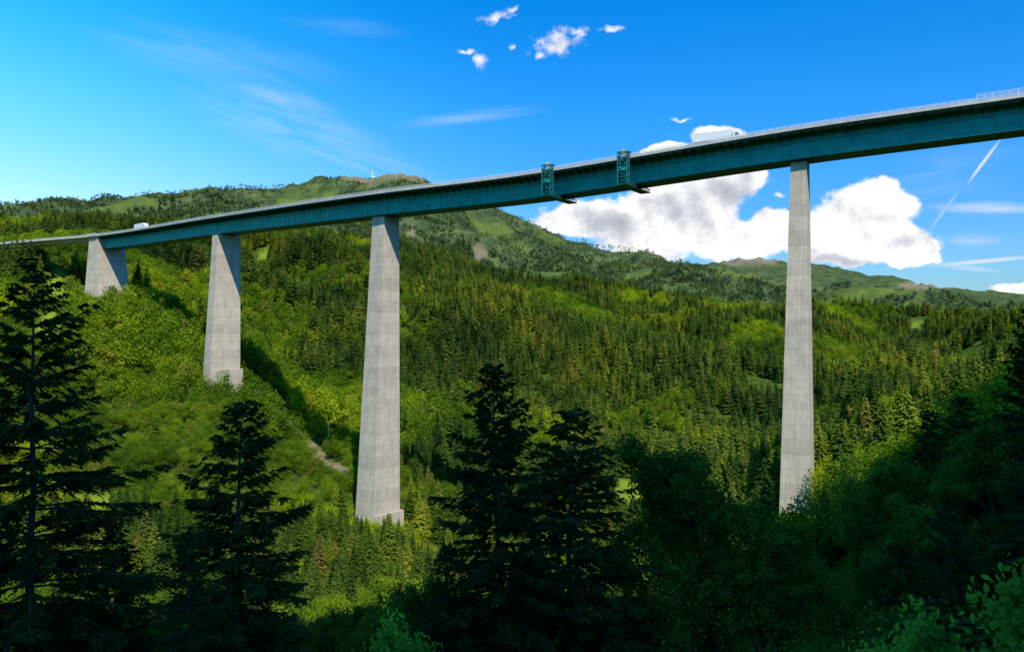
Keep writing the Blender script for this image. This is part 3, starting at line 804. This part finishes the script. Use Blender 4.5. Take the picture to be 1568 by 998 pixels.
def ell(vec,px,py,rx,ry,ang=0.0):
    if ang:
        s=vm('SUBTRACT',vec,(pu(px),pv(py),0)).outputs[0]
        rt=N(nt,'ShaderNodeVectorRotate',rotation_type='Z_AXIS'); L(nt,s,rt.inputs['Vector']); rt.inputs['Angle'].default_value=-ang
        q=vm('MULTIPLY',rt.outputs[0],(F/rx,F/ry,0)).outputs[0]
    else:
        q=vm('MULTIPLY_ADD',vec,(F/rx,F/ry,0),(-pu(px)*F/rx,-pv(py)*F/ry,0)).outputs[0]
    return vm('LENGTH',q).outputs['Value']
def nvec(scale,detail,off=(0,0,0),rough=0.55):
    a=vm('ADD',uv,off).outputs[0]
    n=N(nt,'ShaderNodeTexNoise'); n.inputs['Scale'].default_value=scale; n.inputs['Detail'].default_value=detail; n.inputs['Roughness'].default_value=rough
    L(nt,a,n.inputs['Vector']); return n
nd=nvec(11,6)
dis=vm('MULTIPLY',vm('SUBTRACT',nd.outputs['Color'],(0.5,0.5,0.5)).outputs[0],(0.055,0.055,0)).outputs[0]
uvd=vm('ADD',uv,dis).outputs[0]
blobs=[(1325,325,75,60),(1275,365,60,45),(1395,375,48,32),(1385,398,25,14),(1345,295,50,30),(1290,395,60,18),(1385,310,28,25),(1240,370,50,30),(1320,385,70,25),(1425,390,22,14),
 (890,335,75,32),(980,350,90,55),(1050,300,90,42),(1110,280,70,32),(1155,268,28,16),(1100,212,48,18),(1015,228,42,10),(1130,370,90,36),(1060,350,80,50),(1190,350,45,28),
 (1560,442,48,14)]
dm=None
for bl in blobs:
    e_=ell(uvd,*bl)
    if dm is None: dm=e_
    else:
        n=N(nt,'ShaderNodeMath',operation='SMOOTH_MIN'); L(nt,dm,n.inputs[0]); L(nt,e_,n.inputs[1]); n.inputs[2].default_value=0.25; dm=n.outputs[0]
fb=nvec(34,7,rough=0.6).outputs['Fac']
fld=math_(nt,'ADD',math_(nt,'SUBTRACT',1.0,dm),math_(nt,'MULTIPLY',math_(nt,'SUBTRACT',fb,0.5),0.8))
dens=N(nt,'ShaderNodeMapRange',interpolation_type='SMOOTHSTEP'); L(nt,fld,dens.inputs[0]); dens.inputs[1].default_value=-0.04; dens.inputs[2].default_value=0.2
dens=dens.outputs[0]
ds=None
nd2=nvec(30,6,(3,1,0)); dis2=vm('MULTIPLY',vm('SUBTRACT',nd2.outputs['Color'],(0.5,0.5,0.5)).outputs[0],(0.04,0.03,0)).outputs[0]
uvd2=vm('ADD',uv,dis2).outputs[0]
for bl in [(765,28,30,9,0.3),(785,14,14,7,0.8),(850,66,42,20,0.2),(880,50,20,14,0.3),(733,96,19,11,-0.3),(712,80,12,4,0),(784,73,7,6,0.1),(935,43,19,6,0),(1040,181,17,4,0),(1193,297,15,5,0),(825,85,12,8,0.5)]:
    e_=ell(uvd2,*bl)
    if ds is None: ds=e_
    else: ds=math_(nt,'MINIMUM',ds,e_)
fb2=nvec(60,6,(1,2,0),0.65).outputs['Fac']
f2=math_(nt,'ADD',math_(nt,'SUBTRACT',1.05,ds),math_(nt,'MULTIPLY',math_(nt,'SUBTRACT',fb2,0.5),3.0))
q=N(nt,'ShaderNodeMapRange',interpolation_type='SMOOTHSTEP'); L(nt,f2,q.inputs[0]); q.inputs[1].default_value=0.0; q.inputs[2].default_value=1.2; q.inputs[4].default_value=0.92
dens=math_(nt,'MAXIMUM',dens,q.outputs[0])
n1=nvec(18,5).outputs['Fac']; n2=nvec(18,5,(-0.006,-0.016,0)).outputs['Fac']
rel=math_(nt,'MULTIPLY',math_(nt,'SUBTRACT',n1,n2),2.0)
gx=ell(uvd,1080,310,120,38); g2=ell(uvd,1310,404,90,10); g3=ell(uvd,930,345,100,32)
gm=math_(nt,'MINIMUM',math_(nt,'MINIMUM',gx,g2),g3)
gr=N(nt,'ShaderNodeMapRange',interpolation_type='SMOOTHSTEP'); L(nt,gm,gr.inputs[0]); gr.inputs[1].default_value=1.3; gr.inputs[2].default_value=0.1; gr.inputs[3].default_value=0; gr.inputs[4].default_value=0.5
sh=math_(nt,'SUBTRACT',math_(nt,'ADD',0.95,rel),gr.outputs[0],clamp=True)  # sun relief and grey undersides painted into the cumulus colour
cc=ramp(nt,sh,[(0.0,(3.0,3.2,3.7)),(0.5,(4.9,5.1,5.6)),(0.8,(7.2,7.3,7.4)),(1.0,(8.2,8.2,8.2))])
def rotn(ang,sc,st,off):
    rt=N(nt,'ShaderNodeVectorRotate',rotation_type='Z_AXIS'); L(nt,uv,rt.inputs['Vector']); rt.inputs['Angle'].default_value=-ang
    s=vm('MULTIPLY_ADD',rt.outputs[0],(sc,sc*st,1),off).outputs[0]
    f=noise(nt,s,1.0,6,0.6,0.4)
    r=N(nt,'ShaderNodeMapRange'); L(nt,f,r.inputs[0]); r.inputs[1].default_value=0.38; r.inputs[2].default_value=0.75; return r.outputs[0]
nA=rotn(-0.33,5,7,(0,0,0)); nB=rotn(0.05,5,8,(4,2,0))
def cir(px,py,rx,ry,ang,amt,nz):
    e_=ell(uv,px,py,rx,ry,ang)
    m=N(nt,'ShaderNodeMapRange',interpolation_type='SMOOTHSTEP'); L(nt,e_,m.inputs[0]); m.inputs[1].default_value=1.0; m.inputs[2].default_value=0.0; m.inputs[3].default_value=0; m.inputs[4].default_value=amt
    return math_(nt,'MULTIPLY',m.outputs[0],nz)
c_=[cir(440,190,220,60,-0.35,0.55,nA),cir(430,150,130,22,-0.25,0.45,nA),cir(730,178,150,14,0.12,0.4,nB),cir(520,235,190,40,-0.3,0.5,nA),cir(330,90,260,60,-0.2,0.22,nA),cir(520,40,120,20,-0.1,0.2,nB),
    cir(1500,317,130,14,-0.03,0.9,nB),cir(1500,366,70,16,0,0.8,nB),cir(1450,270,160,60,0.3,0.2,nB)]
for (px,py,rx,ry,ang,amt) in [(1507,247,48,3.2,0.93,0.85),(1446,322,45,3.5,0.93,0.3),(1505,400,95,4,0.09,0.75),(1480,410,60,5,-0.1,0.35)]:
    e_=ell(uv,px,py,rx,ry,ang); m=N(nt,'ShaderNodeMapRange',interpolation_type='SMOOTHSTEP'); L(nt,e_,m.inputs[0]); m.inputs[1].default_value=1.15; m.inputs[2].default_value=0.3; m.inputs[3].default_value=0; m.inputs[4].default_value=amt
    c_.append(m.outputs[0])
tot=c_[0]
for k_ in c_[1:]: tot=math_(nt,'MAXIMUM',tot,k_)
colr=mixc(nt,tot,skyc,(6.2,6.7,7.3))
colr=mixc(nt,dens,colr,cc)
L(nt,colr,bg.inputs[0]); L(nt,skyc,bg0.inputs[0])
sec=math_(nt,'MULTIPLY',math_(nt,'GREATER_THAN',sx.outputs[1],0.3),math_(nt,'MULTIPLY',math_(nt,'LESS_THAN',v,0.62),math_(nt,'LESS_THAN',math_(nt,'ABSOLUTE',u),1.1)))
mx=N(nt,'ShaderNodeMixShader'); L(nt,sec,mx.inputs[0]); L(nt,bg0.outputs[0],mx.inputs[1]); L(nt,bg.outputs[0],mx.inputs[2])
L(nt,mx.outputs[0],out.inputs[0])
try: w.cycles.sampling_method='NONE'
except Exception as ex: print(ex)

# ------------------------------------------------------------ camera
cd=bpy.data.cameras.new('camera'); cd.sensor_width=36; cd.lens=36*F/1568; cd.clip_end=30000; cd.clip_start=0.1
co=link(bpy.data.objects.new('camera',cd)); co.location=(0,0,0); co.rotation_euler=(math.radians(90),0,0)
scene.camera=co
